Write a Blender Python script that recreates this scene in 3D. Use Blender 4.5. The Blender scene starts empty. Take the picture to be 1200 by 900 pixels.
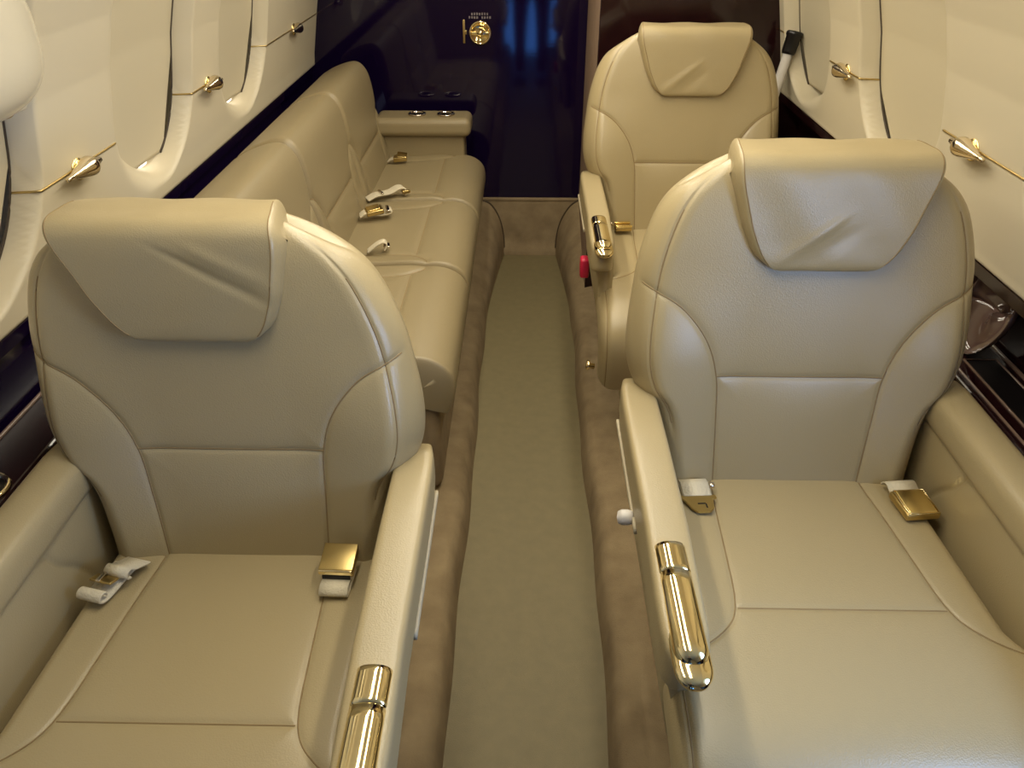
import bpy, bmesh, math, random
import numpy as np
from mathutils import Vector, Matrix
random.seed(5)
C = bpy.context.scene.collection
PI = math.pi

# ------------------------------------------------------------------ materials
def lin(r, g, b):
    f = lambda c: (c/255/12.92) if c/255 <= .04045 else ((c/255+.055)/1.055)**2.4
    return (f(r), f(g), f(b), 1)

def mat(name, col, rough=.5, metal=0., spec=.5, noise=0., nscale=8., col2=None, bump=0., bscale=300., coat=0.,
        sheen=0., kind='noise', emit=None, estr=0., trans=0., crough=.05):
    m = bpy.data.materials.new(name); m.use_nodes = True
    nt = m.node_tree; b = nt.nodes['Principled BSDF']
    b.inputs['Base Color'].default_value = col
    b.inputs['Roughness'].default_value = rough
    b.inputs['Metallic'].default_value = metal
    b.inputs['Specular IOR Level'].default_value = spec
    b.inputs['Coat Weight'].default_value = coat
    b.inputs['Coat Roughness'].default_value = crough
    b.inputs['Sheen Weight'].default_value = sheen
    b.inputs['Transmission Weight'].default_value = trans
    if emit:
        b.inputs['Emission Color'].default_value = emit; b.inputs['Emission Strength'].default_value = estr
    tc = nt.nodes.new('ShaderNodeTexCoord')
    if noise:
        n = nt.nodes.new('ShaderNodeTexNoise'); n.inputs['Scale'].default_value = nscale; n.inputs['Detail'].default_value = 5
        nt.links.new(tc.outputs['Object'], n.inputs['Vector'])
        r = nt.nodes.new('ShaderNodeMapRange'); r.inputs[1].default_value = .5-noise; r.inputs[2].default_value = .5+noise
        nt.links.new(n.outputs['Fac'], r.inputs[0])
        mx = nt.nodes.new('ShaderNodeMix'); mx.data_type = 'RGBA'
        mx.inputs[6].default_value = col; mx.inputs[7].default_value = col2
        nt.links.new(r.outputs[0], mx.inputs[0]); nt.links.new(mx.outputs[2], b.inputs['Base Color'])
    if bump:
        if kind == 'vor':
            n = nt.nodes.new('ShaderNodeTexVoronoi'); out = 'Distance'
        else:
            n = nt.nodes.new('ShaderNodeTexNoise'); n.inputs['Detail'].default_value = 4; out = 'Fac'
        n.inputs['Scale'].default_value = bscale
        nt.links.new(tc.outputs['Object'], n.inputs['Vector'])
        bp = nt.nodes.new('ShaderNodeBump'); bp.inputs['Strength'].default_value = bump; bp.inputs['Distance'].default_value = .002
        nt.links.new(n.outputs[out], bp.inputs['Height']); nt.links.new(bp.outputs[0], b.inputs['Normal'])
    return m

M = {}
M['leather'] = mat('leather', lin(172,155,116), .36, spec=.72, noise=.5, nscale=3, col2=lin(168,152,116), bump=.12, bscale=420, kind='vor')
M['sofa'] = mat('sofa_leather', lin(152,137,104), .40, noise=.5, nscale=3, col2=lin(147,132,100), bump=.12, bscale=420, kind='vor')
M['thread'] = mat('thread', lin(140,118,80), .7)  # seam thread, toned dark to include the shadow in the seam grooves
M['cream'] = mat('cream_plastic', lin(212,201,174), .45, bump=.02, bscale=60)
M['creamgloss'] = mat('cream_gloss', lin(206,197,174), .2, bump=.01, bscale=40)
M['gap'] = mat('dark_gap', lin(70,60,48), .8)
M['gold'] = mat('gold', lin(254,236,186), .09, metal=1)
M['goldsoft'] = mat('gold_satin', lin(246,220,150), .25, metal=1)
M['golddull'] = mat('gold_dull', lin(200,175,115), .30, metal=1)
M['champagne'] = mat('champagne_metal', lin(232,217,186), .14, metal=1)
M['chrome'] = mat('chrome', lin(225,215,200), .12, metal=1)
M['black'] = mat('black_plastic', lin(18,15,16), .35)
M['lacquer'] = mat('dark_lacquer', lin(17,6,38), .05, spec=.42)
def smear(m, strength):
    nt = m.node_tree; b = nt.nodes['Principled BSDF']; tc = nt.nodes.new('ShaderNodeTexCoord'); mp = nt.nodes.new('ShaderNodeMapping')
    mp.inputs['Scale'].default_value = (3, 3, 260); n = nt.nodes.new('ShaderNodeTexNoise'); n.inputs['Scale'].default_value = 1; n.inputs['Detail'].default_value = 3
    bp = nt.nodes.new('ShaderNodeBump'); bp.inputs['Strength'].default_value = strength; bp.inputs['Distance'].default_value = .0004
    nt.links.new(tc.outputs['Object'], mp.inputs[0]); nt.links.new(mp.outputs[0], n.inputs['Vector']); nt.links.new(n.outputs['Fac'], bp.inputs['Height']); nt.links.new(bp.outputs[0], b.inputs['Normal'])
smear(M['lacquer'], .08)
M['wood'] = mat('dark_wood', lin(40,18,20), .12, noise=.35, nscale=9, col2=lin(26,10,12), spec=.4)
M['woodline'] = mat('wood_edge', lin(120,98,86), .2, coat=.5)
M['carpet'] = mat('aisle_carpet', lin(128,116,82), .55, noise=.3, nscale=30, col2=lin(118,107,75), bump=.5, bscale=500)
M['ledge'] = mat('ledge_carpet', lin(160,140,106), .95, noise=.25, nscale=14, col2=lin(128,109,80), bump=.6, bscale=380)
M['panelcarpet'] = mat('wall_carpet', lin(160,134,112), .95, noise=.3, nscale=20, col2=lin(146,120,98), bump=.5, bscale=400)
M['piping'] = mat('piping', lin(70,55,36), .7)
M['web'] = mat('webbing', lin(214,203,176), .8, bump=.8, bscale=260)
M['red'] = mat('red_plastic', lin(190,30,62), .4)
M['white'] = mat('white_metal', lin(208,203,196), .3)
M['smoke'] = mat('smoked_plastic', lin(92,72,66), .08, coat=.5)
M['shade'] = mat('shade', lin(205,194,166), .55, bump=.02, bscale=80)
M['day'] = mat('daylight', (1,1,1,1), .5, emit=(1,.96,.9,1), estr=2.2)
M['sky'] = mat('window_sky', (.5,.7,1,1), .3, emit=(.45,.66,1,1), estr=2)
M['lamp'] = mat('lamp', (1,1,1,1), .5, emit=(1,.90,.74,1), estr=5)
M['strip'] = mat('metal_strip', lin(190,178,150), .5, bump=.8, bscale=90)
M['skylow'] = mat('doorway_sky', (.2,.4,1,1), .4, emit=(.08,.30,1,1), estr=5)
M['navy'] = mat('dark_cloth', lin(24,24,32), .85)
M['red_lip'] = mat('lip', lin(176,108,98), .5)
M['skin'] = mat('skin', lin(205,160,132), .5)
M['grey'] = mat('grey_print', lin(120,112,112), .5)

# ------------------------------------------------------------------ helpers
def link(name, me, m, parent=None):
    o = bpy.data.objects.new(name, me); C.objects.link(o)
    if m is not None: me.materials.append(M[m] if isinstance(m, str) else m)
    if parent is not None: o.parent = parent
    return o

def mesh(name, v, f, m, parent=None, smooth=True):
    me = bpy.data.meshes.new(name)
    me.from_pydata([tuple(x) for x in v], [], f); me.update()
    if smooth: me.polygons.foreach_set('use_smooth', [True]*len(me.polygons))
    return link(name, me, m, parent)

def fix(o):
    bm = bmesh.new(); bm.from_mesh(o.data); bmesh.ops.recalc_face_normals(bm, faces=bm.faces); bm.to_mesh(o.data); bm.free()
    return o

def grid(name, P, m, parent=None, closeu=False, closev=False, caps=False, smooth=True):
    P = np.asarray(P); nu, nv = P.shape[:2]
    v = P.reshape(-1, 3); f = []
    for i in range(nu if closeu else nu-1):
        i2 = (i+1) % nu
        for j in range(nv if closev else nv-1):
            j2 = (j+1) % nv
            f.append((i*nv+j, i2*nv+j, i2*nv+j2, i*nv+j2))
    if caps and closev:
        f.append(tuple(range(nv))); f.append(tuple((nu-1)*nv+j for j in reversed(range(nv))))
    return fix(mesh(name, v, f, m, parent, smooth))

def thing(name, label, cat, loc=(0,0,0), rz=0, group=None):
    o = bpy.data.objects.new(name, None); C.objects.link(o); o.empty_display_size = .05
    o.location = loc; o.rotation_euler = (0,0,rz)
    o['label'] = label; o['category'] = cat
    if group: o['group'] = group
    return o
def tag(o, label, cat, group=None):
    o['label'] = label; o['category'] = cat
    if group: o['group'] = group
    return o
def struct(o): o['kind'] = 'structure'; return o

def box(name, c, d, m, parent=None, bev=.004, seg=3, rot=None):
    bm = bmesh.new(); bmesh.ops.create_cube(bm, size=1)
    for v in bm.verts: v.co = Vector((v.co.x*d[0], v.co.y*d[1], v.co.z*d[2]))
    if bev: bmesh.ops.bevel(bm, geom=list(bm.edges), offset=min(bev, min(d)*.45), segments=seg, profile=.5, affect='EDGES')
    R = Matrix.Identity(4) if rot is None else Matrix.Rotation(rot[0],4,'X') @ Matrix.Rotation(rot[1],4,'Y') @ Matrix.Rotation(rot[2],4,'Z')
    bm.transform(Matrix.Translation(c) @ R)
    me = bpy.data.meshes.new(name); bm.to_mesh(me); bm.free()
    me.polygons.foreach_set('use_smooth', [True]*len(me.polygons)); me.update()
    amax = max(pg.area for pg in me.polygons)
    o = link(name, me, m, parent)
    try: me.set_sharp_from_angle(angle=math.radians(50))
    except Exception: pass
    if amax > .004:
        for pg in me.polygons:
            if pg.area > .02*amax and len(pg.vertices) == 4: pg.use_smooth = False
    return o

def catmull(pts, n):
    pts = [np.array(p, float) for p in pts]; out = []
    for i in range(len(pts)-1):
        p0 = pts[max(i-1,0)]; p1 = pts[i]; p2 = pts[i+1]; p3 = pts[min(i+2,len(pts)-1)]
        for k in range(n):
            t = k/n
            out.append(.5*((2*p1)+(-p0+p2)*t+(2*p0-5*p1+4*p2-p3)*t*t+(-p0+3*p1-3*p2+p3)*t**3))
    out.append(pts[-1]); return np.array(out)

def tube(name, pts, r, m, parent=None, seg=8, closed=False):
    pts = np.asarray(pts, float); n = len(pts); rows = []
    rr = r if hasattr(r, '__len__') else [r]*n
    ref = np.array([0.13,0.29,1.0])
    for i in range(n):
        a = pts[(i-1) % n] if closed else pts[max(i-1,0)]; b = pts[(i+1) % n] if closed else pts[min(i+1,n-1)]
        t = b-a; t = t/(np.linalg.norm(t)+1e-9)
        u = np.cross(ref, t)
        if np.linalg.norm(u) < .15: u = np.cross([1,0.2,0], t)
        u /= np.linalg.norm(u); w = np.cross(t, u)
        rows.append([pts[i]+rr[i]*(math.cos(2*PI*k/seg)*u+math.sin(2*PI*k/seg)*w) for k in range(seg)])
    return grid(name, rows, m, parent, closeu=closed, closev=True, caps=not closed)

def lathe(name, prof, m, parent=None, origin=(0,0,0), axis=(0,0,1), seg=28):
    ax = Vector(axis).normalized(); q = Vector((0,0,1)).rotation_difference(ax); o = Vector(origin)
    rows = [[o + q @ Vector((r*math.cos(2*PI*k/seg), r*math.sin(2*PI*k/seg), z)) for k in range(seg)] for r, z in prof]
    return grid(name, rows, m, parent, closev=True, caps=True)

def sweep(name, sts, m, parent=None, n=3.5, seg=36):
    # sts: (centre, half width along X, half height along Z) stations along Y
    rows = []
    for c, hw, hh in sts:
        row = []
        for k in range(seg):
            a = 2*PI*k/seg; ca, sa = math.cos(a), math.sin(a)
            row.append((c[0]+hw*math.copysign(abs(ca)**(2/n), ca), c[1], c[2]+hh*math.copysign(abs(sa)**(2/n), sa)))
        rows.append(row)
    return grid(name, rows, m, parent, closev=True, caps=True)

def multi_tube(name, paths, r, m, parent, seg=6):
    V = []; F = []
    for pts in paths:
        n = len(pts); b0 = len(V)
        for i in range(n):
            t = pts[min(i+1,n-1)]-pts[max(i-1,0)]; t = t/(np.linalg.norm(t)+1e-9)
            u = np.cross([.13,.29,1.], t)
            if np.linalg.norm(u) < .15: u = np.cross([1,.2,0], t)
            u /= np.linalg.norm(u); w = np.cross(t, u)
            for k in range(seg): V.append(pts[i]+r*(math.cos(2*PI*k/seg)*u+math.sin(2*PI*k/seg)*w))
        for i in range(n-1):
            for k in range(seg):
                k2 = (k+1) % seg; F.append((b0+i*seg+k, b0+i*seg+k2, b0+(i+1)*seg+k2, b0+(i+1)*seg+k))
    return fix(mesh(name, V, F, m, parent))

def segdist(X, Y, polys):
    d = np.full(X.shape, 9.0)
    for pl in polys:
        pl = np.asarray(pl, float)
        for a, b in zip(pl[:-1], pl[1:]):
            ab = b-a; L2 = ab@ab+1e-12
            t = np.clip(((X-a[0])*ab[0]+(Y-a[1])*ab[1])/L2, 0, 1)
            d = np.minimum(d, np.hypot(X-a[0]-t*ab[0], Y-a[1]-t*ab[1]))
    return d

def arc_path(pts, n=24, step=.0035):
    # smooth polyline -> evenly spaced points with normals (n = left-hand normal of travel)
    c = catmull(pts, n); s = np.concatenate([[0], np.cumsum(np.hypot(*np.diff(c, axis=0).T))])
    L = s[-1]; l = np.linspace(0, L, max(8, int(L/step)))
    P = np.stack([np.interp(l, s, c[:,0]), np.interp(l, s, c[:,1])], 1)
    T = np.gradient(P, axis=0); T /= np.linalg.norm(T, axis=1)[:,None]+1e-12
    k = 5; Tp = np.pad(T, ((k,k),(0,0)), mode='edge')
    T = sum(Tp[i:i+len(T)] for i in range(2*k+1)); T /= np.linalg.norm(T, axis=1)[:,None]
    N = np.stack([-T[:,1], T[:,0]], 1)
    return P, N, l

def pad(name, path, hw, m, parent=None, seams=(), R=.05, depth=None, puff=.007, lam=.014, groove=.004, gw=.0035, ns=150,
        xf=None, extra=None, step=.0035, shift=None, end0=0., end1=0., mirror=1, flip=False, stitch=None, edge=None, sr=.0013):
    """Upholstered shell: path in (forward, up), width along X.  seams in (x, path length)."""
    P, N, l = arc_path(path, step=step)
    if flip: N = -N
    q = np.linspace(-1, 1, ns); s = .55*q+.45*np.sin(q*PI/2)
    W = np.array([hw(x) for x in l])
    X = s[None,:]*W[:,None]; Lg = np.repeat(l[:,None], ns, 1)
    e = (1-np.abs(s))[None,:]*W[:,None]
    if depth is None: depth = R
    rec = depth*(1-np.sqrt(np.clip(1-(1-np.clip(e/R, 0, 1))**2, 0, 1)))
    for E_, ll in ((end0, l), (end1, l[-1]-l)):
        if E_:
            r2 = E_*(1-np.sqrt(np.clip(1-(1-np.clip(ll/E_, 0, 1))**2, 0, 1)))
            rec = np.maximum(rec, r2[:,None]) + .25*np.minimum(rec, r2[:,None])
    h = np.zeros_like(X)
    if len(seams):
        d = segdist(X, Lg, seams)
        fade = np.clip(e/.02, 0, 1)
        h = (puff*(1-np.exp(-d/lam)) - groove*np.exp(-(d/gw)**2))*fade
    if extra is not None: h = h + extra(X, Lg)
    off = h-rec
    XX = X + (np.array([shift(x) for x in l])[:,None] if shift else 0)
    F = P[:,0][:,None]+N[:,0][:,None]*off; Z = P[:,1][:,None]+N[:,1][:,None]*off
    G = np.stack([XX*mirror, -F, Z], 2)          # forward = -Y (towards the camera)
    if xf is not None: G = xf(G)
    ob = grid(name, G, m, parent)
    lines = [np.asarray(q, float) for q in (stitch if stitch is not None else [])]
    if edge is not None:            # line running a fixed distance inside the outline
        d_, la, lb_ = edge
        ls = l[(l > la) & (l < lb_)]
        for sg in (-1, 1): lines.append(np.stack([sg*(np.array([hw(q) for q in ls])-d_), ls], 1))
    tubes = []
    for pl in lines:
        dl_ = np.hypot(*np.diff(pl, axis=0).T); cs = np.concatenate([[0], np.cumsum(dl_)])
        tt = np.linspace(0, cs[-1], max(4, int(cs[-1]/.006))); px = np.interp(tt, cs, pl[:,0]); pll = np.interp(tt, cs, pl[:,1])
        pts = []
        for x_, l_ in zip(px, pll):
            i = np.interp(l_, l, np.arange(len(l))); i0 = int(min(i, len(l)-2)); fi = i-i0
            wv = W[i0]*(1-fi)+W[i0+1]*fi; sv = x_/wv
            if wv-abs(x_) < .0105: continue
            j = np.interp(sv, s, np.arange(ns)); j0 = int(min(j, ns-2)); fj = j-j0
            pts.append((G[i0,j0]*(1-fi)*(1-fj)+G[i0+1,j0]*fi*(1-fj)+G[i0,j0+1]*(1-fi)*fj+G[i0+1,j0+1]*fi*fj))
        if len(pts) > 2: tubes.append(np.array(pts))
    if tubes: multi_tube('seam_thread_shadow', tubes, sr, 'thread', ob)
    return ob

def ilin(tab):
    xs, ys = zip(*tab); return lambda x: float(np.interp(x, xs, ys))
def ismooth(tab, n=12):
    c = catmull(tab, n); return lambda x: float(np.interp(x, c[:,0], c[:,1]))
def sstep(a, b, x):
    t = np.clip((x-a)/(b-a), 0, 1); return t*t*(3-2*t)

# ------------------------------------------------------------------ seats
ZC = .445
LEAN = math.radians(13)
sl, cl = math.sin(LEAN), math.cos(LEAN)

def make_seat(label, mx, hshift=0., hskew=0., zk=1., bq=0., folds=()):
    t = thing('cabin_seat', label, 'seat')
    # ---- backrest: local frame (forward, up-the-back) then leaned
    def lean(G):
        f = -G[...,1]; z = G[...,2]; z = np.where(z > 0, z*zk, z)
        return np.stack([G[...,0] + mx*bq*np.clip(z, 0, 1)**2, -(f*cl - z*sl), ZC + z*cl + f*sl], -1)
    TH = .115
    L = .60
    path = [(0,-.07),(0,.05),(0,.2),(0,.35),(0,.48),(-.006,.565),(-.03,.604),(-.0575,.614),(-.085,.604),(-.109,.565),(-.115,.48),(-.115,.3),(-.115,.1),(-.115,-.07)]
    Pm, Nm, lm = arc_path(path)
    half = lm[-1]/2
    wz = ismooth([(-.08,.248),(.0,.250),(.06,.255),(.115,.262),(.155,.275),(.19,.298),(.235,.311),(.29,.313),(.36,.307),(.42,.299),(.48,.283),(.52,.266),(.555,.241),(.585,.207),(.605,.172),(.614,.15)])
    def hw(l):
        z = float(np.interp(l, lm, Pm[:,1])); return wz(z)
    bol = [(.33,.405),(.285,.377),(.225,.342),(.176,.282),(.152,.213),(.145,.13),(.138,0),(.135,-.06)]
    b1 = catmull(bol, 5)+np.array([0,.07]); b2 = b1*np.array([-1,1])
    hs = np.array([(-.152,.283),(.152,.283)])
    def extra(X, Lg):
        front = np.clip((half-.06-Lg)/.05, 0, 1)
        a = np.abs(X)
        We = np.array([hw(q) for q in Lg[:,0]])[:,None]
        side = .020*sstep(.10,.26,a)*sstep(.50,.30,Lg)*sstep(.0,.055,We-a)        # bolsters stand forward
        lum = .006*np.exp(-((Lg-.2)/.09)**2)*np.exp(-(X/.12)**2)
        st = np.exp(-((a - (np.array([hw(q) for q in Lg[:,0]])[:,None]-.036))/.003)**2)*sstep(.16,.2,Lg)
        return (side+lum)*front - .0026*st*front
    pad('backrest', path, hw, 'leather', t, [b1,b2,hs], R=.0575, depth=.0575, xf=lean, extra=extra, ns=190, puff=.0048, lam=.024, groove=.002, gw=.004, stitch=[b1,b2,hs], edge=(.036,.19,.585), mirror=mx, flip=True)
    # stitched thread along the edge seams
    # ---- headrest cover
    hp = [(.006,.404),(.024,.416),(.032,.47),(.038,.53),(.041,.572),(.037,.594),(.022,.609),(-.01,.618),(-.05,.626),(-.10,.624),(-.128,.605),(-.132,.56),(-.130,.50)]
    Ph, Nh, lh = arc_path(hp)
    hwt = ismooth([(0,.056),(.012,.072),(.018,.089),(.025,.102),(.036,.1145),(.052,.126),(.07,.135),(.095,.146),(.12,.154),(.17,.169),(.205,.173),(.25,.171),(.33,.160),(.5,.13)])
    def hx(X, Lg):
        o = .0012*np.sin(X*45+Lg*30)*sstep(.0,.06,Lg)
        for x0, l0, x1, l1, a_, w_ in folds:
            dx, dl = x1-x0, l1-l0; tt = ((X-x0)*dx+(Lg-l0)*dl)/(dx*dx+dl*dl); dn = ((X-x0)*dl-(Lg-l0)*dx)/math.hypot(dx, dl)
            o = o + a_*np.exp(-(dn/(w_*(.7+.6*np.clip(tt,0,1))))**2)*np.exp(-((tt-.5)/.42)**4)
        return o
    pad('headrest', hp, hwt, 'leather', t, [], R=.013, depth=.042, xf=lean, extra=hx, ns=150, mirror=mx, end0=.03,
        shift=lambda l: hshift + hskew*(l-.1), flip=True, edge=(.0125,.03,.30), sr=.001)
    # ---- seat cushion
    cp = [(-.10,ZC-.006),(-.03,ZC-.002),(.1,ZC+.004),(.3,ZC+.012),(.45,ZC+.014),(.54,ZC+.008),(.60,ZC-.018),(.632,ZC-.075),(.628,ZC-.15),(.60,ZC-.235)]
    hwc = ismooth([(0,.246),(.3,.248),(.44,.25),(.475,.256),(.515,.280),(.55,.293),(.7,.296),(.8,.294),(1.0,.285)])
    c1 = catmull([(.141,-.02),(.143,.11),(.150,.2),(.157,.32),(.163,.40),(.176,.447),(.205,.48),(.240,.503),(.285,.515)], 5); c2 = c1*np.array([-1,1])
    hs = np.array([(-.164,.425),(.164,.425)])
    ts = [(.272,.515),(.276,.75),(.268,.97)]
    pad('seat_cushion', cp, hwc, 'leather', t, [c1,c2,hs,ts,[(-a,b) for a,b in ts]], R=.035, depth=.06, puff=.004, lam=.02, groove=.002, gw=.004, ns=190, mirror=mx, stitch=[c1,c2,hs]+([ts,[(-a,b) for a,b in ts]]))
    # ---- base
    box('seat_base', (0,-.30,.25), (.44,.56,.24), 'leather', t, .03, 5)
    for q in (-1,1):
        for y in (-.12,-.48):
            box('leg', (q*.17,y,.075), (.045,.06,.15), 'goldsoft' if False else 'strip', t, .008)
    # ---- inboard armrest (slim, at -x for mx=1)
    s = -1*mx; xa = s*.289
    st = []
    for y, w, hgt in [(.11,.024,.030),(.08,.030,.036),(.03,.0335,.040),(-.1,.034,.042),(-.3,.0335,.042),(-.44,.033,.042),(-.49,.032,.041),(-.515,.029,.037),(-.532,.022,.029),(-.541,.011,.016)]:
        st.append(((xa + s*.004*(y<-.3), y, .575 - .05*max(0,(-.44-y))), w, hgt))
    sweep('armrest', st, 'leather', t, n=6.5, seg=56)
    a = sweep('armrest_panel', [((s*.272, y, .45), .017, .11) for y in (.06,.0,-.2,-.4,-.47)], 'leather', t, n=6)
    sweep('trim_strip', [((s*.322, y, .537), .0035, .006) for y in np.linspace(.06,-.24,30)], 'strip', t, n=4, seg=10)
    # gold end cap: band and lever
    def cap(y0, y1, w, hh, zc, tip, nm, par, m='gold', n=2.4):
        ys = list(np.linspace(y0, y1-(tip if tip else 0), 8)); sts = [((xa+s*.004, y, zc), w, hh) for y in ys]
        sts = [((xa+s*.004, y0+.0015, zc-.003), w*.94, hh*.86)] + sts
        if tip:
            for k in range(1, 9):
                a_ = k/8*PI/2*.97; sts.append(((xa+s*.004, y1-tip-tip*math.sin(a_), zc-.004*(k/8)**2), w*math.cos(a_)**.8, hh*math.cos(a_)**.7))
        else: sts.append(((xa+s*.004, y1-.0015, zc-.003), w*.94, hh*.86))
        return sweep(nm, sts, m, par, n=n, seg=32)
    ctl = bpy.data.objects.new('recline_control', None); C.objects.link(ctl); ctl.parent = t
    ctl['label'] = 'polished gold recline handle at armrest end'
    cap(-.352,-.402,.0225,.018,.611,0,'gold_band',ctl)
    cap(-.4045,-.498,.0222,.018,.6115,.026,'gold_lever',ctl)
    cap(-.4045,-.516,.0245,.010,.606,.030,'gold_rim',ctl)
    cap(-.4005,-.406,.0212,.0168,.610,0,'joint_gap',ctl,'black')
    # ---- outboard armrest (wide fixed one)
    s = mx
    st = []
    for y, w, hgt in [(.10,.030,.026),(.085,.037,.034),(.05,.0405,.037),(-.3,.041,.037),(-.6,.041,.037),(-.80,.041,.037),(-.84,.036,.033),(-.86,.022,.02)]:
        st.append(((s*.288, y, .592), w, hgt))
    sweep('armrest', st, 'leather', t, n=3.2)
    ys = np.linspace(.08,-.80,180); zs = np.linspace(.585,.30,70)
    Y, Z = np.meshgrid(ys, zs, indexing='ij')
    cur = catmull([(.02,.30),(-.02,.40),(-.06,.47),(-.10,.52),(-.13,.60)], 8)
    dd = segdist(Y, Z, [cur])
    hgt = .006*(1-np.exp(-dd/.02))-.003*np.exp(-(dd/.004)**2) - .02*sstep(.56,.59,Z)
    Xp = s*(.262 - hgt - .012*sstep(.45,.3,Z)*0)
    Pn = np.stack([Xp, Y, Z], 2); back = Pn.copy(); back[...,0] = s*.305
    full = np.concatenate([Pn, back[:, ::-1]], 1)
    grid('armrest_panel', full, 'leather', t, closev=True, caps=True)
    tube('edge_piping', [(s*.3325, y, .604) for y in np.linspace(.06,-.82,24)], .0045, 'web', t)
    return t

def copy_tree(o, parent=None):
    c = o.copy(); C.objects.link(c)
    if parent is not None: c.parent = parent
    for ch in list(o.children): copy_tree(ch, c)
    return c

G1 = 'beige leather cabin seats facing the camera'
seatR = make_seat('beige leather cabin seat nearest on the right of the aisle, sheen on its back', 1, .010, 0, folds=[(.03,.125,-.10,.025,.0026,.011),(.05,.10,-.05,.02,-.002,.016)])
seatR.location = (.505, 1.147, 0)
seatL = make_seat('beige leather cabin seat nearest on the left of the aisle, in front of the sofa', -1, .010, .03, .942, .14, folds=[(.02,.18,-.14,.08,-.0030,.008),(-.02,.185,-.15,.11,.002,.012)])
seatL.location = (-.47, .934, 0)
seatF = copy_tree(seatR); seatF['label'] = 'beige leather cabin seat farther back on the right, against the dark partition'
seatF.location = (.498, 2.41, 0)
for o in (seatR, seatL, seatF): o['group'] = G1
# pieces only some seats show
lv = lathe('recline_knob', [(.0,-.012),(.011,-.010),(.013,-.002),(.013,.008),(.010,.014),(0,.016)], 'white', seatR, (-.333,-.205,.535), (-1,0,0), 16)
lv['label'] = 'white recline knob under armrest'
box('track_pin', (-.333,-.60,.40), (.012,.02,.03), 'gold', seatR, .004)
rl = box('release_lever', (-.326,-.36,.475), (.026,.040,.058), 'red', seatF, .007); rl['label'] = 'red release lever under the armrest'
lathe('track_pin', [(0,-.014),(.008,-.013),(.008,.0),(.014,.002),(.014,.009),(0,.011)], 'gold', seatF, (-.318,-.62,.30), (-1,0,0.2), 16)

# ------------------------------------------------------------------ seat belts
def web_strip(name, pts, w, th, parent, m='web'):
    """flat strap along pts (y, z), width along X"""
    c = catmull(pts, 8); T = np.gradient(c, axis=0); T /= np.linalg.norm(T, axis=1)[:,None]
    N = np.stack([-T[:,1], T[:,0]], 1); rows = []
    for p, n in zip(c, N):
        a = p+n*th/2; b = p-n*th/2
        rows.append([(-w/2,a[0],a[1]),(-w/2+.002,a[0]+n[0]*.0006,a[1]+n[1]*.0006),(w/2-.002,a[0]+n[0]*.0006,a[1]+n[1]*.0006),(w/2,a[0],a[1]),(w/2,b[0],b[1]),(-w/2,b[0],b[1])])
    return grid(name, rows, m, parent, closev=True, caps=True)

def plate(name, outline, th, m, parent, z=0, bev=.0012, hole=None):
    bm = bmesh.new(); vs = [bm.verts.new((x, y, z)) for x, y in outline]; f = bm.faces.new(vs)
    r = bmesh.ops.extrude_face_region(bm, geom=[f])
    bmesh.ops.translate(bm, verts=[g for g in r['geom'] if isinstance(g, bmesh.types.BMVert)], vec=(0,0,th))
    bmesh.ops.recalc_face_normals(bm, faces=bm.faces)
    if bev: bmesh.ops.bevel(bm, geom=list(bm.edges), offset=bev, segments=2, affect='EDGES')
    me = bpy.data.meshes.new(name); bm.to_mesh(me); bm.free()
    return link(name, me, m, parent)

GB = 'seat belts'
def belt_tongue(label, loc, rz, rx=0):
    t = thing('seat_belt', label, 'seat belt', loc, rz, GB); t.rotation_euler[0] = rx
    web_strip('strap', [(.012,.002),(.006,.009),(-.004,.0125),(-.016,.011),(-.030,.009)], .046, .003, t)
    web_strip('strap_fold', [(.010,.003),(.004,.0035),(-.015,.004),(-.028,.004)], .046, .003, t)
    ol = [(-.030,-.028),(.030,-.028),(.031,-.036),(.024,-.038),(.020,-.058),(.012,-.066),(-.008,-.066),(-.016,-.058),(-.025,-.038),(-.031,-.036)]
    tg = plate('tongue', ol, .003, 'golddull', t, .006)
    box('slot', (.002,-.047,.0095), (.013,.002,.0012), 'black', tg, .0003); box('slot', (.009,-.052,.0095), (.002,.009,.0012), 'black', tg, .0003)
    lathe('pin', [(0,-.005),(.005,-.004),(.005,.004),(0,.005)], 'chrome', tg, (.029,-.008,.010), (1,0,0), 12)
    return t
def belt_buckle(label, loc, rz, rx=0, lid='goldsoft'):
    t = thing('seat_belt', label, 'seat belt', loc, rz, GB); t.rotation_euler[0] = rx
    web_strip('strap', [(.018,.006),(.014,.013),(.006,.017),(-.004,.013),(-.012,.010)], .050, .003, t)
    b = box('buckle', (0,-.040,.010), (.056,.058,.014), 'golddull', t, .003)
    l = box('lid', (0,-.041,.019), (.046,.050,.005), lid, b, .002, rot=(math.radians(4),0,0))
    tube('lid_rim', [(-.025,-.068,.0185),(.025,-.068,.0185),(.025,-.016,.0215),(-.025,-.016,.0215)], .0016, 'gold', b, closed=True)
    return t

belt_tongue('pale webbing strap with slotted gold tongue on the nearest right seat', (.322,1.116,.454), math.radians(4), math.radians(2)).scale = (1.12,1.2,1)
belt_buckle('strap with square gold buckle on the outer side of the nearest right seat', (.708,1.104,.455), math.radians(6)).scale = (1.12,1.15,1)
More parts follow.
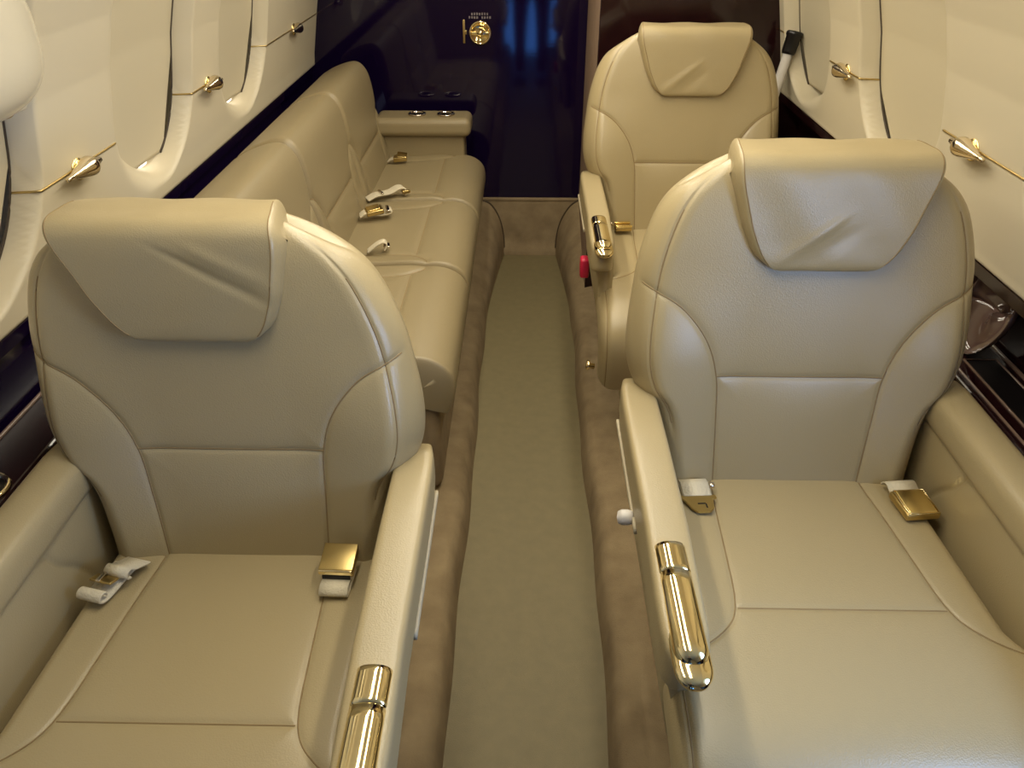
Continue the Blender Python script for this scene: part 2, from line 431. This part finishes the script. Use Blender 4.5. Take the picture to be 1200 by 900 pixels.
# near-left inboard buckle: lid seen on edge with a folded strap in front
t = thing('seat_belt', 'gold buckle and folded strap on the aisle side of the nearest left seat', 'seat belt', (-.300,.876,.458), math.radians(-2), GB)
b = box('buckle', (0,.012,.022), (.054,.050,.016), 'golddull', t, .003, rot=(math.radians(10),0,0))
box('lid', (0,.010,.034), (.056,.050,.004), 'golddull', b, .0015, rot=(math.radians(12),0,0))
box('lid_lip', (0,-.0165,.026), (.056,.005,.010), 'gold', b, .002)
box('slot', (0,-.0165,.0135), (.046,.004,.012), 'black', b, .001)
web_strip('strap', [(.02,.008),(-.012,.010),(-.034,.012),(-.044,.006),(-.040,-.001),(-.02,-.003),(.02,-.004)], .046, .003, t)
# near-left outboard: coiled strap with a metal adjuster
t = thing('seat_belt', 'coiled pale strap with metal adjuster in the outer corner of the nearest left seat', 'seat belt', (-.668,.858,.458), math.radians(-14), GB)
web_strip('strap', [(.035,.004),(.02,.006),(.0,.005),(-.03,.004),(-.046,.007),(-.052,.014),(-.047,.021),(-.038,.020),(-.035,.013)], .044, .003, t)
w2 = web_strip('strap_loop', [(.05,.002),(.03,.012),(.018,.019),(.010,.026),(.001,.024),(-.001,.016),(.006,.012)], .044, .003, t)
web_strip('strap_end', [(.042,.0),(.03,.002),(.01,.008),(.0,.010)], .030, .0025, t)
box('adjuster', (.0,-.014,.020), (.040,.020,.004), 'golddull', t, .0015, rot=(math.radians(-18),0,0))
box('adjuster_bar', (-.004,-.013,.024), (.007,.026,.003), 'chrome', t, .001, rot=(math.radians(-14),0,.2))
w2.location.x = .012
t = thing('seat_belt', 'small gold buckle at the aisle side of the farther right seat', 'seat belt', (.315,2.378,.456), math.radians(4), GB)
web_strip('strap', [(.014,.004),(.008,.009),(-.004,.008)], .044, .003, t)
b = box('buckle', (0,-.015,.014), (.052,.034,.014), 'golddull', t, .003)
box('lid', (0,-.026,.023), (.054,.010,.006), 'goldsoft', b, .0015); box('lid', (0,.004,.024), (.052,.010,.006), 'goldsoft', b, .0015)
lathe('hinge_pin', [(0,-.005),(.007,-.004),(.007,.004),(0,.005)], 'chrome', b, (-.036,-.004,.022), (1,0,0), 12)

# ------------------------------------------------------------------ sofa
sofa = thing('sofa', 'three-place beige leather sofa along the left wall beyond the near left seat', 'sofa')
SX = -.575
def to_sofa(yc):
    def xf(G):  # width -> Y, forward -> +X
        return np.stack([SX - G[...,1], yc + G[...,0], G[...,2]], -1)
    return xf
zs = .425
sp = [(-.08,zs-.012),(0,zs-.006),(.12,zs),(.26,zs+.006),(.34,zs-.004),(.385,zs-.04),(.392,zs-.10),(.375,zs-.155)]
sc1 = catmull([(.195,-.02),(.197,.12),(.200,.24),(.212,.305),(.24,.345),(.258,.353)], 5)
sb = [(0,zs-.08),(-.012,zs),(-.035,zs+.12),(-.052,zs+.22),(-.066,zs+.31),(-.082,zs+.352),(-.11,zs+.372),(-.16,zs+.362),(-.215,zs+.338),(-.250,zs+.305),(-.255,zs+.2),(-.25,zs-.05)]
sb1 = catmull([(.30,.300),(.255,.285),(.215,.24),(.195,.17),(.19,.08),(.188,0)], 5)
for yc in (1.87, 2.43, 2.99):
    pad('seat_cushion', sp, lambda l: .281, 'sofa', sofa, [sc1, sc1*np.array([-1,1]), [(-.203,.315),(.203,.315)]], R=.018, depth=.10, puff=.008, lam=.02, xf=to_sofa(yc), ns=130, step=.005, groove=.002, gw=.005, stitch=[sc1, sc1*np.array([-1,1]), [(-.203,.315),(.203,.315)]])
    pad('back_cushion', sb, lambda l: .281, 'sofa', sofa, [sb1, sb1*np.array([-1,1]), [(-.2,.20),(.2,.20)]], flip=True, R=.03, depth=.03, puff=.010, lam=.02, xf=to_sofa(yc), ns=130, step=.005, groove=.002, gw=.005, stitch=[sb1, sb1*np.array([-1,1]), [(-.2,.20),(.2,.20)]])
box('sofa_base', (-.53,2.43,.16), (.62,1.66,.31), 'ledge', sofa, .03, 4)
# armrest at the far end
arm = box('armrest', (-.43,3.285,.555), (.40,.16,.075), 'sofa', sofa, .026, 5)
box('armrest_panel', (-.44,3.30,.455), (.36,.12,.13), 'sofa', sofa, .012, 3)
for x in (-.455,-.335):
    r = lathe('cup_rim', [(.030,0),(.036,.0),(.038,.005),(.034,.008),(.030,.006),(.029,-.002)], 'chrome', arm, (x,3.275,.593), (0,0,1), 24)
    lathe('cup_well', [(0,.0),(.029,.0),(.029,.002),(0,.002)], 'black', arm, (x,3.275,.5935), (0,0,1), 20)

# belts on the sofa
def sofa_belt(label, loc, rz, kind):
    t = thing('seat_belt', label, 'seat belt', loc, rz, GB)
    if kind == 'strap':
        web_strip('strap', [(-.055,.0),(-.02,.012),(.03,.014),(.065,.026),(.085,.024),(.092,.012),(.085,.002)], .044, .004, t)
        box('adjuster', (0,.0,.020), (.048,.008,.004), 'chrome', t, .001); box('tongue', (.026,.088,.014), (.012,.03,.012), 'golddull', t, .003)
    elif kind == 'buckle':
        b = box('buckle', (0,0,.014), (.056,.060,.016), 'golddull', t, .004, rot=(.12,0,.1)); box('lid', (0,-.004,.024), (.046,.044,.005), 'goldsoft', b, .002, rot=(.15,0,.1))
        web_strip('strap', [(-.05,.0),(-.035,.010),(-.02,.012),(.02,.003),(.05,.006),(.058,.012),(.05,.018)], .044, .004, t); box('adjuster', (.01,.045,.022), (.05,.012,.006), 'chrome', t, .002)
    elif kind == 'dark':
        box('buckle', (0,0,.012), (.05,.055,.02), 'golddull', t, .004, rot=(.1,0,.2)); box('lid', (.004,.01,.026), (.04,.04,.005), 'golddull', t, .002, rot=(-.2,.2,.2))
        web_strip('strap', [(-.05,.0),(-.03,.01),(0,.006)], .044, .004, t)
    else:
        web_strip('strap', [(-.04,.0),(-.01,.022),(.012,.03),(.02,.02),(.012,.004)], .03, .004, t); box('tongue', (0,.02,.016), (.03,.02,.004), 'chrome', t, .001)
    return t
R90 = -PI/2
sofa_belt('pale strap folded over itself on the far cushion of the sofa', (-.53,2.72,.438), R90+.5, 'strap')
sofa_belt('gold buckle with strap where the middle and far sofa cushions meet', (-.520,2.52,.448), R90+.25, 'buckle')
sofa_belt('dark gold buckle beneath the sofa end armrest', (-.52,3.15,.438), R90-.1, 'dark')
sofa_belt('short pale strap end at the near side of the middle sofa cushion', (-.455,2.24,.438), R90+.2, 'stub')

# ------------------------------------------------------------------ room shell
Y0, Y1 = -1.6, 3.47
def trough_half(y): return (-.158, .191)
# aisle floor
P = [[(x, y, -.1) for x in np.linspace(-.30,.32,30)] for y in np.linspace(Y0, Y1, 80)]
fl = grid('floor', P, 'carpet'); struct(fl); fl['label'] = 'olive beige aisle carpet runner'
def ledge(name, xi, sgn):
    rows = []
    rng = np.random.RandomState(3)
    for y in np.linspace(Y0, Y1, 200):
        w = .004*math.sin(y*5+sgn)+.003*math.sin(y*13)
        pr = [(xi+sgn*(-.004)+w, -.102), (xi+w+sgn*.0, -.07), (xi+sgn*.006+w, -.035),(xi+sgn*.016+w,-.012),(xi+sgn*.034+w,-.002)]
        row = [(x,y,z) for x,z in pr]+[(x,y,0) for x in np.linspace(xi+sgn*.06+w, sgn*.99, 24)]
        rows.append(row)
    o = grid(name, rows, 'ledge'); struct(o); return o
ledge('floor_left', -.158, -1); ledge('floor_right', .191, 1)

def Xw(z):
    tab = [(.5,.915),(.755,.900),(.80,.895),(.963,.862),(1.1,.832),(1.2,.800),(1.3,.755),(1.4,.69),(1.5,.60),(1.58,.47),(1.63,.32),(1.655,.15),(1.66,0)]
    return np.interp(z, *zip(*tab))
WIN = {-1: [(.80,1.326,.78,1.42),(1.60,2.055,.785,1.42),(2.25,2.725,.785,1.42)], 1: [(.80,1.317,.80,1.44),(1.62,2.105,.80,1.44),(2.33,2.80,.80,1.44),(.05,.55,.80,1.44)]}
def wsd(y, z, w):
    y0,y1,zb,zt = w; yc=(y0+y1)/2; hy=(y1-y0)/2; zc=(zb+zt)/2; hz=(zt-zb)/2; r=min(hy,hz)*.92
    qx=np.abs(y-yc)-(hy-r); qz=np.abs(z-zc)-(hz-r)
    sd=np.minimum(np.maximum(qx,qz),0)+np.hypot(np.maximum(qx,0),np.maximum(qz,0))-r
    return sd, (y-yc)/hy
DREC = .075
def recess(y, z, sgn):
    d = 0*y
    for w in WIN[sgn]:
        sd, u = wsd(y, z, w)
        wd = .13 - (.13-.017)*sstep(-.55,.45,u)
        wd = wd - .0*u
        d = np.maximum(d, DREC*sstep(0, wd, -sd))
    return d
def wallX(y, z, sgn): return sgn*(Xw(z)+recess(y, z, sgn)) + (0)
def make_wall(name, sgn, zb, yend):
    zs_ = np.concatenate([np.linspace(zb,1.30,100), np.linspace(1.305,1.50,36)])
    ys = np.linspace(Y0, yend, 620)
    Y, Z = np.meshgrid(ys, zs_, indexing='ij')
    X = wallX(Y, Z, sgn)
    # fine seam groove at hook height
    P = np.stack([X, Y, Z], 2)
    lip = np.stack([np.full(len(ys), sgn*(float(Xw(zb))+.014)), ys, np.full(len(ys), zb-.004)], 1)[:,None,:]
    low = np.stack([np.array(wallX(ys, np.full(len(ys),zb), sgn))+sgn*.004, ys, np.full(len(ys), zb-.004)], 1)[:,None,:]
    o = grid(name, np.concatenate([lip, low, P], 1), 'cream'); struct(o); return o
ZSL, ZSR = .755, .785
make_wall('wall_left', -1, ZSL, Y1); make_wall('wall_right', 1, ZSR, Y1)
# ceiling
xs = np.linspace(-1,1,60)
prof = []
for a in np.linspace(-1,1,61):
    zz = 1.50+.165*(1-abs(a)**2.2); prof.append((a*.603, zz))
o = grid('ceiling', [[(x,y,z) for x,z in prof] for y in np.linspace(Y0,Y1,12)], 'cream'); struct(o)

# window shades, lit slit beneath each
k = 0
for sgn in (-1,1):
    for w in WIN[sgn]:
        k += 1
        y0,y1,zb,zt = w
        if k == 7:      # the open window beside the camera
            gp = grid('window_7', [[(float(Xw(z_))+.066, y_, z_) for z_ in np.linspace(zb+.06,zt-.06,12)] for y_ in np.linspace(y0+.07,y1-.03,12)], 'sky'); struct(gp); continue
        ys = np.linspace(y0+.004, y1-.016, 60); zz = np.linspace(zb+.045, zt, 60)
        Y, Z = np.meshgrid(ys, zz, indexing='ij')
        # squeeze to the rounded outline of the opening
        yc=(y0+y1)/2; hy=(y1-y0)/2-.0125; zc=(zb+zt)/2; hz=(zt-zb)/2-.0125; r=min(hy,hz)*.92
        b = np.clip((zc-hz+r-Z)/r, 0, 1); tt = np.clip((Z-(zc+hz-r))/r, 0, 1)
        half = (hy-r)+r*np.sqrt(np.clip(1-np.maximum(b,tt)**2, 0, 1))
        Y = yc+(Y-ys.mean())/((ys[-1]-ys[0])/2)*half
        X = sgn*(Xw(Z)+.048+.004*np.cos((Y-yc)/hy*1.5))
        front = np.stack([X,Y,Z],2)
        back = front.copy(); back[...,0] += sgn*.006
        sh = grid('window_%d'%k, np.concatenate([front, back[:, ::-1]],1), 'shade', closev=True, caps=True); struct(sh)
        # glass under the shade, with daylight beyond it
        se = [(sgn*(Xw(z_)+.0495), float(yc+half_), z_) for z_, half_ in zip(zz, half[0])]
        tube('gap_shadow_line', se, .0034, 'gap', sh)  # dark line added for the shadow in the gap at the far edge
        if k not in (2,3): continue
        ys = np.linspace(-.75,.75,24); zz = np.linspace(zb+.030, zb+.060, 6)
        Y, Z = np.meshgrid(ys, zz, indexing='ij')
        b = np.clip((zc-hz+r-Z)/r, 0, 1); half=(hy-r)+r*np.sqrt(np.clip(1-b**2,0,1))
        Y = yc+Y*half; X = sgn*(Xw(Z)+.066)
        grid('window_pane', np.stack([X,Y,Z],2), 'day', sh)['label'] = 'bright daylight slit under the shade'

# joint trims along the walls at hook height
def seam(name, sgn, zc, ya, yb, dz=0):
    ys = np.linspace(ya, yb, 80); zz = np.full(80, zc)
    X = wallX(ys, zz, sgn)
    o = tube(name, np.stack([X - sgn*.0008, ys, zz],1), .0022, 'golddull'); struct(o); return o
ZHL, ZHR = .952, .985
seam('trim_1', -1, ZHL, 1.30, 1.61); seam('trim_2', -1, ZHL, 2.03, 2.16); seam('trim_3', -1, ZHL, 2.70, 3.44)
seam('trim_4', 1, ZHR, 1.29, 1.62); seam('trim_5', 1, ZHR, 2.08, 2.33); seam('trim_6', 1, ZHR, 2.80, 2.85)

# gold torpedo-shaped hooks on the joints
def hook(label, sgn, z, yc, sc=1.):
    x = float(wallX(np.array(yc), np.array(z), sgn))
    t = thing('coat_hook', label, 'hook', (x, yc, z), 0, 'gold torpedo hooks on the side walls')
    off = -sgn*.019*sc
    lathe('hook_body', [(0,-.062),(.0045,-.061),(.0055,-.055),(.0045,-.050),(.0075,-.035),(.013,-.010),(.018,.012),(.0195,.024),(.0165,.034),(.010,.040),(.007,.042)], 'champagne', t, (off,0,0), (0,1,0), 24)
    lathe('hook_tip', [(.007,.0),(.0075,.004),(.0075,.014),(.0055,.017),(.0055,.024),(.0,.026)], 'chrome', t, (off,.041,0), (0,1,0), 20)
    lathe('base_plate', [(0,0),(.022,.0),(.022,.003),(.019,.005),(.010,.008),(.008,.018),(0,.018)], 'goldsoft', t, (0,.012,-.002), (-sgn,0,0), 24)
    t.scale = (sc,sc,sc)
    return t
hook('gold torpedo-shaped hook on the left wall nearest the camera, above the near left headrest', -1, ZHL, 1.435)
hook('gold torpedo-shaped hook on the left wall between the two farther windows', -1, ZHL, 2.155)
hook('gold torpedo-shaped hook on the left wall closest to the dark door', -1, ZHL, 3.06, .95)
hook('gold torpedo-shaped hook on the right wall above the near right headrest', 1, ZHR, 1.48)
hook('gold torpedo-shaped hook on the right wall beyond the far seat headrest', 1, ZHR, 2.18)

# dado panels and ledges
def panel(name, sgn, ztop, yend, m='lacquer'):
    xs_ = .925 if sgn < 0 else .985
    x0 = float(Xw(ztop))
    pr = [(sgn*(x0+.013), ztop-.004), (sgn*(x0+.006), ztop-.005), (sgn*(x0+.005), ztop-.008), (sgn*(x0+.008), ztop-.034), (sgn*(x0+.014), ztop-.036), (sgn*xs_, ztop-.038), (sgn*xs_, .30)]
    o = grid(name, [[(x,y,z) for x,z in pr] for y in np.linspace(Y0,yend,8)], m, smooth=False); struct(o); return o
panel('wall_left_panel', -1, ZSL, Y1)
panel('wall_right_panel', 1, ZSR, 2.86, 'wood')

def side_ledge(name, label, sgn, xi, xo, ya, yb, zt):
    t = thing(name, label, 'ledge', (sgn*(xi+xo)/2, (ya+yb)/2, zt-.03))
    w = xo-xi; L = yb-ya
    box('ledge_top', (0,0,.015), (w,L,.03), 'wood', t, .006)
    box('ledge_front', (-sgn*(w/2-.012),0,-.2855), (.022,L-.01,.573), 'wood', t, .004)
    return t
sl_ = side_ledge('side_ledge', 'dark glossy wood ledge along the left wall beside the near left seat', -1, .814, .922, -.9, 1.52, .603)
lathe('cup_ring', [(.033,0),(.040,0),(.042,.004),(.038,.007),(.033,.005),(.032,-.004)], 'gold', sl_, (.008,.60,.0305), (0,0,1), 32)
lathe('cup_well', [(0,0),(.033,0),(.033,.002),(0,.002)], 'black', sl_, (.008,.60,.0305), (0,0,1), 24)
tube('edge_line', [(-.045,y,.031) for y in np.linspace(-1.2,1.2,12)], .004, 'woodline', sl_)
sr_ = side_ledge('side_ledge', 'dark glossy wood ledge along the right wall with outlined inset tray', 1, .848, .982, -.9, 2.84, .603)
ly = (2.84-.9)/2
tr = tube('tray_rim', [(.040,1.34-ly,.031),(-.025,1.34-ly,.031),(-.025,.95-ly,.031),(.040,.95-ly,.031)], .0028, 'woodline', sr_, closed=True)
box('tray_inset', (.0075,1.145-ly,.0305), (.060,.38,.003), 'black', sr_, .001)
tube('edge_line', [(-.052,y-ly,.031) for y in np.linspace(-.5,2.6,20)], .003, 'woodline', sr_)
tube('edge_line', [(.060,y-ly,.031) for y in np.linspace(-.5,2.6,20)], .005, 'woodline', sr_)

# smoked cover on the right ledge (curved half-shell standing on edge)
rows = []
for i in range(40):
    a = i/39*2*PI
    row = []
    for j in range(13):
        b_ = j/12*PI/2
        r = math.cos(b_)**.85; tap = 1+.18*math.sin(a)
        row.append((.918+.034*math.sin(b_)+.018*math.sin(a), 1.37+.072*math.cos(a)*r*tap, .6955+.089*math.sin(a)*r))
    rows.append(row)
P = np.array(rows); inner = P.copy(); inner[...,0] -= .004
full = np.concatenate([P, inner[:, ::-1]], 1)
o = grid('plastic_cover', full, 'smoke', closev=True, caps=True)
tag(o, 'smoked brown glossy curved cover standing on the right wood ledge behind the near seat', 'cover')

# cream rounded housing top left
rows = []
for i in range(41):
    a = -PI/2+PI*i/40
    row = []
    for j in range(48):
        b_ = 2*PI*j/48
        n = .62
        sg = lambda v, e: math.copysign(abs(v)**e, v)
        row.append((-.86+.12*sg(math.cos(a),.7)*sg(math.cos(b_),.75), 1.150+.185*sg(math.cos(a),.7)*sg(math.sin(b_),.75), 1.222+.120*sg(math.sin(a),.7)))
    rows.append(row)
hb = thing('wall_lamp', 'cream rounded plastic lamp housing bulging from the left wall at the top left', 'wall lamp', (-.86,1.150,1.222))
o = grid('lamp_housing', np.array(rows)-np.array([-.86,1.150,1.222]), 'creamgloss', hb, closev=True)
box('lens_rim', (.03,.06,-.108), (.06,.10,.012), 'creamgloss', hb, .005)
lathe('lens', [(0,0),(.02,0),(.022,-.004),(.018,-.008),(0,-.009)], 'chrome', hb, (.03,.075,-.112), (0,0,1), 20)

# ------------------------------------------------------------------ front bulkhead, door, closet
YB = 3.45
o = grid('wall_front', [[(x,YB+.03,z) for x in np.linspace(-1.02,1.02,3)] for z in (-.1,1.7)], 'lacquer'); struct(o)
dr = box('door_1', (-.345,YB+.012,.935), (1.18,.03,1.52), 'lacquer', None, .002); struct(dr)
dr['label'] = 'dark glossy lacquered door panel'
ly = YB-.003
def ring(name, c, rad, m, par): return lathe(name, [(0,0),(rad*.95,0),(rad,-.004),(rad,-.008),(rad*.9,-.012),(rad*.84,-.010),(rad*.8,-.004),(0,-.003)], m, par, c, (0,1,0), 36)
lt = ring('door_latch', (-.195,ly,.881), .046, 'gold', dr); lt['label'] = 'round gold flush door latch'
box('latch_handle', (-.195,ly-.006,.878), (.072,.008,.016), 'gold', lt, .004)
lathe('latch_boss', [(0,0),(.016,0),(.014,-.009),(0,-.011)], 'gold', lt, (-.195,ly-.003,.884), (0,1,0), 20)
kp = box('keeper_plate', (-.262,ly-.002,.885), (.010,.005,.09), 'golddull', dr, .002)
box('keeper_tab', (-.256,ly-.003,.882), (.012,.005,.016), 'golddull', kp, .002)
lb = bpy.data.objects.new('latch_label', None); C.objects.link(lb); lb.parent = dr; lb['label'] = 'small grey two-row lettering above the latch'
for row, zz in enumerate((.951,.938)):
    for q in range(9):
        if (row, q) in ((0,0),(1,4),(0,8)): continue
        bw = random.choice((.005,.006,.007))
        box('letter_mark', (-.238+q*.0105,ly-.0005,zz+random.uniform(-.0006,.0006)), (bw,.001,.009), 'grey', lb, 0)
# right closet: dark front, carpeted aisle side
o = box('wall_partition', (.62,2.868,.80), (.75,.03,1.74), 'wood', None, .002); struct(o); o['label'] = 'dark wood closet front behind the far seat'
o = box('wall_partition_side', (.258,3.165,.80), (.026,.62,1.80), 'panelcarpet', None, .008); struct(o); o['label'] = 'carpeted side of the closet'
# riser below the door with piping arcs and carpet cheeks
P = [[(x, YB-.012-.015*(z<-.06), z) for x in np.linspace(-.30,.30,20)] for z in (-.1,-.075,-.055,0,.08,.170)]
o = grid('baseboard_front', P, 'ledge'); struct(o)
box('trim_7', (.0,YB-.006,.172), (.62,.02,.012), 'ledge', None, .004)['kind'] = 'structure'
def cheek(name, sgn, arcpts, nearpts):
    A = catmull(arcpts, 8); B = catmull(nearpts, 8)
    rows = []
    for i in range(24):
        t_ = i/23; e = t_**1.6
        ymid = YB-.014-(YB-.014-2.55)*(1-t_)
        S = B*(1-e)+A*e
        rows.append([(x, ymid, z) for x, z in S])
    o = grid(name, rows, 'ledge'); struct(o)
    p = tube(name+'_piping', [(x, YB-.016, z) for x, z in A], .0045, 'piping', o)
cheek('trim_8', -1, [(-.215,.172),(-.165,.150),(-.125,.085),(-.106,.0),(-.100,-.099)], [(-.30,-.010),(-.25,-.010),(-.205,-.014),(-.172,-.045),(-.166,-.105)])
cheek('trim_9', 1, [(.245,.172),(.205,.140),(.168,.075),(.150,.0),(.144,-.099)], [(.33,-.010),(.283,-.010),(.238,-.014),(.206,-.045),(.199,-.105)])

# white tube with a black cap leaning behind the far seat
t = thing('walking_cane', 'white tube with black rubber cap leaning behind the far right seat', 'cane', (.80,2.70,.62))
a = Vector((.80,2.70,.62)); b = Vector((.868,2.755,.93)); d = (b-a).normalized(); Lc = (b-a).length
lathe('shaft', [(0,0),(.015,0),(.016,.004),(.016,Lc),(0,Lc)], 'white', t, (0,0,0), d, 20)
lathe('rubber_cap', [(.017,-.005),(.021,-.004),(.023,.004),(.024,.050),(.027,.054),(.027,.062),(.024,.066),(.020,.066),(.018,.060),(0,.060)], 'black', t, d*Lc, d, 20)

# ------------------------------------------------------------------ back end of the cabin (behind the camera)
o = grid('wall_back', [[(x,Y0,z) for x in np.linspace(-1.02,1.02,3)] for z in (-.1,1.7)], 'cream'); struct(o)

dw = box('door_2', (.05,Y0+.012,.15), (.56,.02,.48), 'skylow', None, .004); struct(dw); dw['label'] = 'open entry doorway with blue daylight behind the camera'
fig = thing('person', 'person in dark trousers and shoes standing in the aisle, mirrored in the dark door', 'person', (.035,-.30,-.1))
def skin(name, verts, edges, radii, m, parent, sub=2):
    me = bpy.data.meshes.new(name); me.from_pydata(verts, edges, []); me.update()
    o = link(name, me, m, parent)
    md = o.modifiers.new('skin', 'SKIN'); md.use_smooth_shade = True; md.branch_smoothing = .6
    for d_, r_ in zip(me.skin_vertices[0].data, radii):
        d_.radius = r_ if isinstance(r_, tuple) else (r_, r_); d_.use_root = False
    me.skin_vertices[0].data[0].use_root = True
    sb_ = o.modifiers.new('sub', 'SUBSURF'); sb_.levels = sub; sb_.render_levels = sub
    return o
bv = [(0,0,.90),(0,.0,1.05),(0,.01,1.22),(0,.03,1.36),(0,.06,1.44),(0,.09,1.51),
      (-.09,0,.84),(-.10,.03,.48),(-.095,.0,.12),(.09,0,.84),(.095,.03,.48),(.09,.0,.12),
      (-.17,.03,1.36),(-.22,.06,1.14),(-.10,.22,1.36),(.17,.03,1.36),(.22,.06,1.14),(.10,.22,1.36)]
be = [(0,1),(1,2),(2,3),(3,4),(4,5),(0,6),(6,7),(7,8),(0,9),(9,10),(10,11),(3,12),(12,13),(13,14),(3,15),(15,16),(16,17)]
br = [(.15,.11),(.14,.10),(.155,.11),(.14,.09),.058,.055,.088,.060,.045,.088,.060,.045,.058,.043,.029,.058,.043,.029]
skin('body', bv, be, br, 'navy', fig)
for sx in (-1,1):
    skin('shoe', [(sx*.092,-.05,.062),(sx*.095,.03,.060),(sx*.105,.12,.034),(sx*.112,.19,.030)], [(0,1),(1,2),(2,3)], [(.062,.052),(.066,.052),(.066,.048),(.045,.036)], 'black', fig)
    palm = [(sx*.10,.22,1.36),(sx*.085,.245,1.42),(sx*.078,.255,1.47)]
    hv = palm[:]; he = [(0,1),(1,2)]; hr = [.026,.034,.030]
    for q, (dz, ln) in enumerate(((.052,.07),(.032,.078),(.010,.074),(-.012,.06))):
        b0 = len(hv); z0 = 1.455+dz
        hv += [(sx*.078,.268,z0),(sx*.066,.268+.020,z0+.004),(sx*.045,.268+.016,z0+.006)]; he += [(2,b0),(b0,b0+1),(b0+1,b0+2)]; hr += [.010,.009,.008]
    b0 = len(hv); hv += [(sx*.072,.235,1.455),(sx*.05,.232,1.475),(sx*.036,.236,1.492)]; he += [(1,b0),(b0,b0+1),(b0+1,b0+2)]; hr += [.012,.010,.009]
    skin('hand', hv, he, hr, 'skin', fig)
rows = []
for i in range(25):
    a = -PI/2+PI*i/24; row = []
    for j in range(32):
        b_ = 2*PI*j/32; z_ = math.sin(a); r_ = math.cos(a)
        x_ = .074*r_*math.cos(b_)*(1-.18*max(0,-z_)); y_ = .093*r_*math.sin(b_)
        front = max(0, math.sin(b_))*r_
        y_ += .016*math.exp(-((z_+.05)/.16)**2-(x_/.013)**2)*front - .006*math.exp(-((z_-.08)/.10)**2-((abs(x_)-.032)/.014)**2)*front + .005*math.exp(-((z_+.5)/.08)**2-(x_/.028)**2)*front
        row.append((x_, .115+y_, 1.615+.112*z_))
    rows.append(row)
hd = grid('head', rows, 'skin', fig, closev=True)
hr_ = [[(x_*1.07, .112+(y_-.115)*1.07-.006, 1.622+(z_-1.615)*1.06) for x_, y_, z_ in row if True] for row in rows[11:]]
hr_ = [[(x_, min(y_, .115+.045+.9*(z_-1.66)) if z_ < 1.69 else y_, z_) for x_, y_, z_ in row] for row in hr_]
grid('hair', hr_, 'black', hd, closev=True)
for sx in (-1,1):
    ey = lathe('eye', [(0,-.009),(.007,-.008),(.0125,-.002),(.0125,.002),(.007,.007),(0,.008)], 'white', hd, (sx*.031,.196,1.622), (0,1,0), 18)
    lathe('iris', [(0,.0),(.0055,.0),(.005,.0015),(0,.002)], 'black', hd, (sx*.031,.2035,1.622), (0,1,0), 14)
    tube('eyebrow', [(sx*.016,.205,1.640),(sx*.032,.205,1.645),(sx*.048,.196,1.639)], .003, 'black', hd)
tube('lips', [(-.022,.198,1.566),(-.010,.2045,1.568),(.0,.206,1.567),(.010,.2045,1.568),(.022,.198,1.566)], [.002,.0045,.005,.0045,.002], 'red_lip', hd)
for sx in (-1,1): lathe('ear', [(0,-.006),(.013,-.005),(.018,0),(.014,.004),(0,.003)], 'skin', hd, (sx*.073,.112,1.612), (sx,-.3,0), 16)
for o in fig.children: o.location.z -= .06
box('mobile_phone_body', (0,0,0), (.15,.008,.075), 'black', None, .003)
ph = bpy.data.objects['mobile_phone_body']; ph.name = 'mobile_phone'; ph.location = (.035,-.022,1.335)
tag(ph, 'dark mobile phone held up by the person in the aisle', 'phone')

# ------------------------------------------------------------------ lights
def area(name, loc, size, power, col, rot):
    l = bpy.data.lights.new(name, 'AREA'); l.shape = 'RECTANGLE'; l.size, l.size_y = size; l.energy = power; l.color = col
    o = bpy.data.objects.new(name, l); C.objects.link(o); o.location = loc; o.rotation_euler = rot; return o
warm = (1,.925,.745)
for s in (-1,1):
    cl_ = box('ceiling_light', (s*.22,1.78,1.640), (.07,2.5,.012), 'lamp', None, .004)
    tag(cl_, 'long warm strip light on the %s of the cabin ceiling' % ('left' if s<0 else 'right'), 'ceiling light')
    area('wash_%s'%s, (s*.22,1.78,1.622), (.07,2.5), 11, warm, (0,math.radians(0),0))
area('window_daylight', (.885,.29,1.0), (.36,.36), 8.5, (.36,.56,1), (0,math.radians(90),0))
w = bpy.data.worlds.new('World'); bpy.context.scene.world = w; w.use_nodes = True
w.node_tree.nodes['Background'].inputs[0].default_value = (.6,.7,1,1); w.node_tree.nodes['Background'].inputs[1].default_value = .3

# ------------------------------------------------------------------ camera
f = 900.; p = math.atan(595/f); yw = math.atan(20*math.cos(p)/f)
cam = bpy.data.cameras.new('Camera'); cam.sensor_fit = 'HORIZONTAL'; cam.sensor_width = 36; cam.lens = f/1200*36; cam.clip_start = .01
co = bpy.data.objects.new('Camera', cam); C.objects.link(co)
co.location = (0,0,1.42); co.rotation_euler = (PI/2-p, 0, yw)
sc = bpy.context.scene; sc.camera = co
sc.view_settings.view_transform = 'Standard'; sc.view_settings.look = 'None'; sc.view_settings.gamma = 1
sc.view_settings.use_curve_mapping = False; sc.view_settings.exposure = 0.03
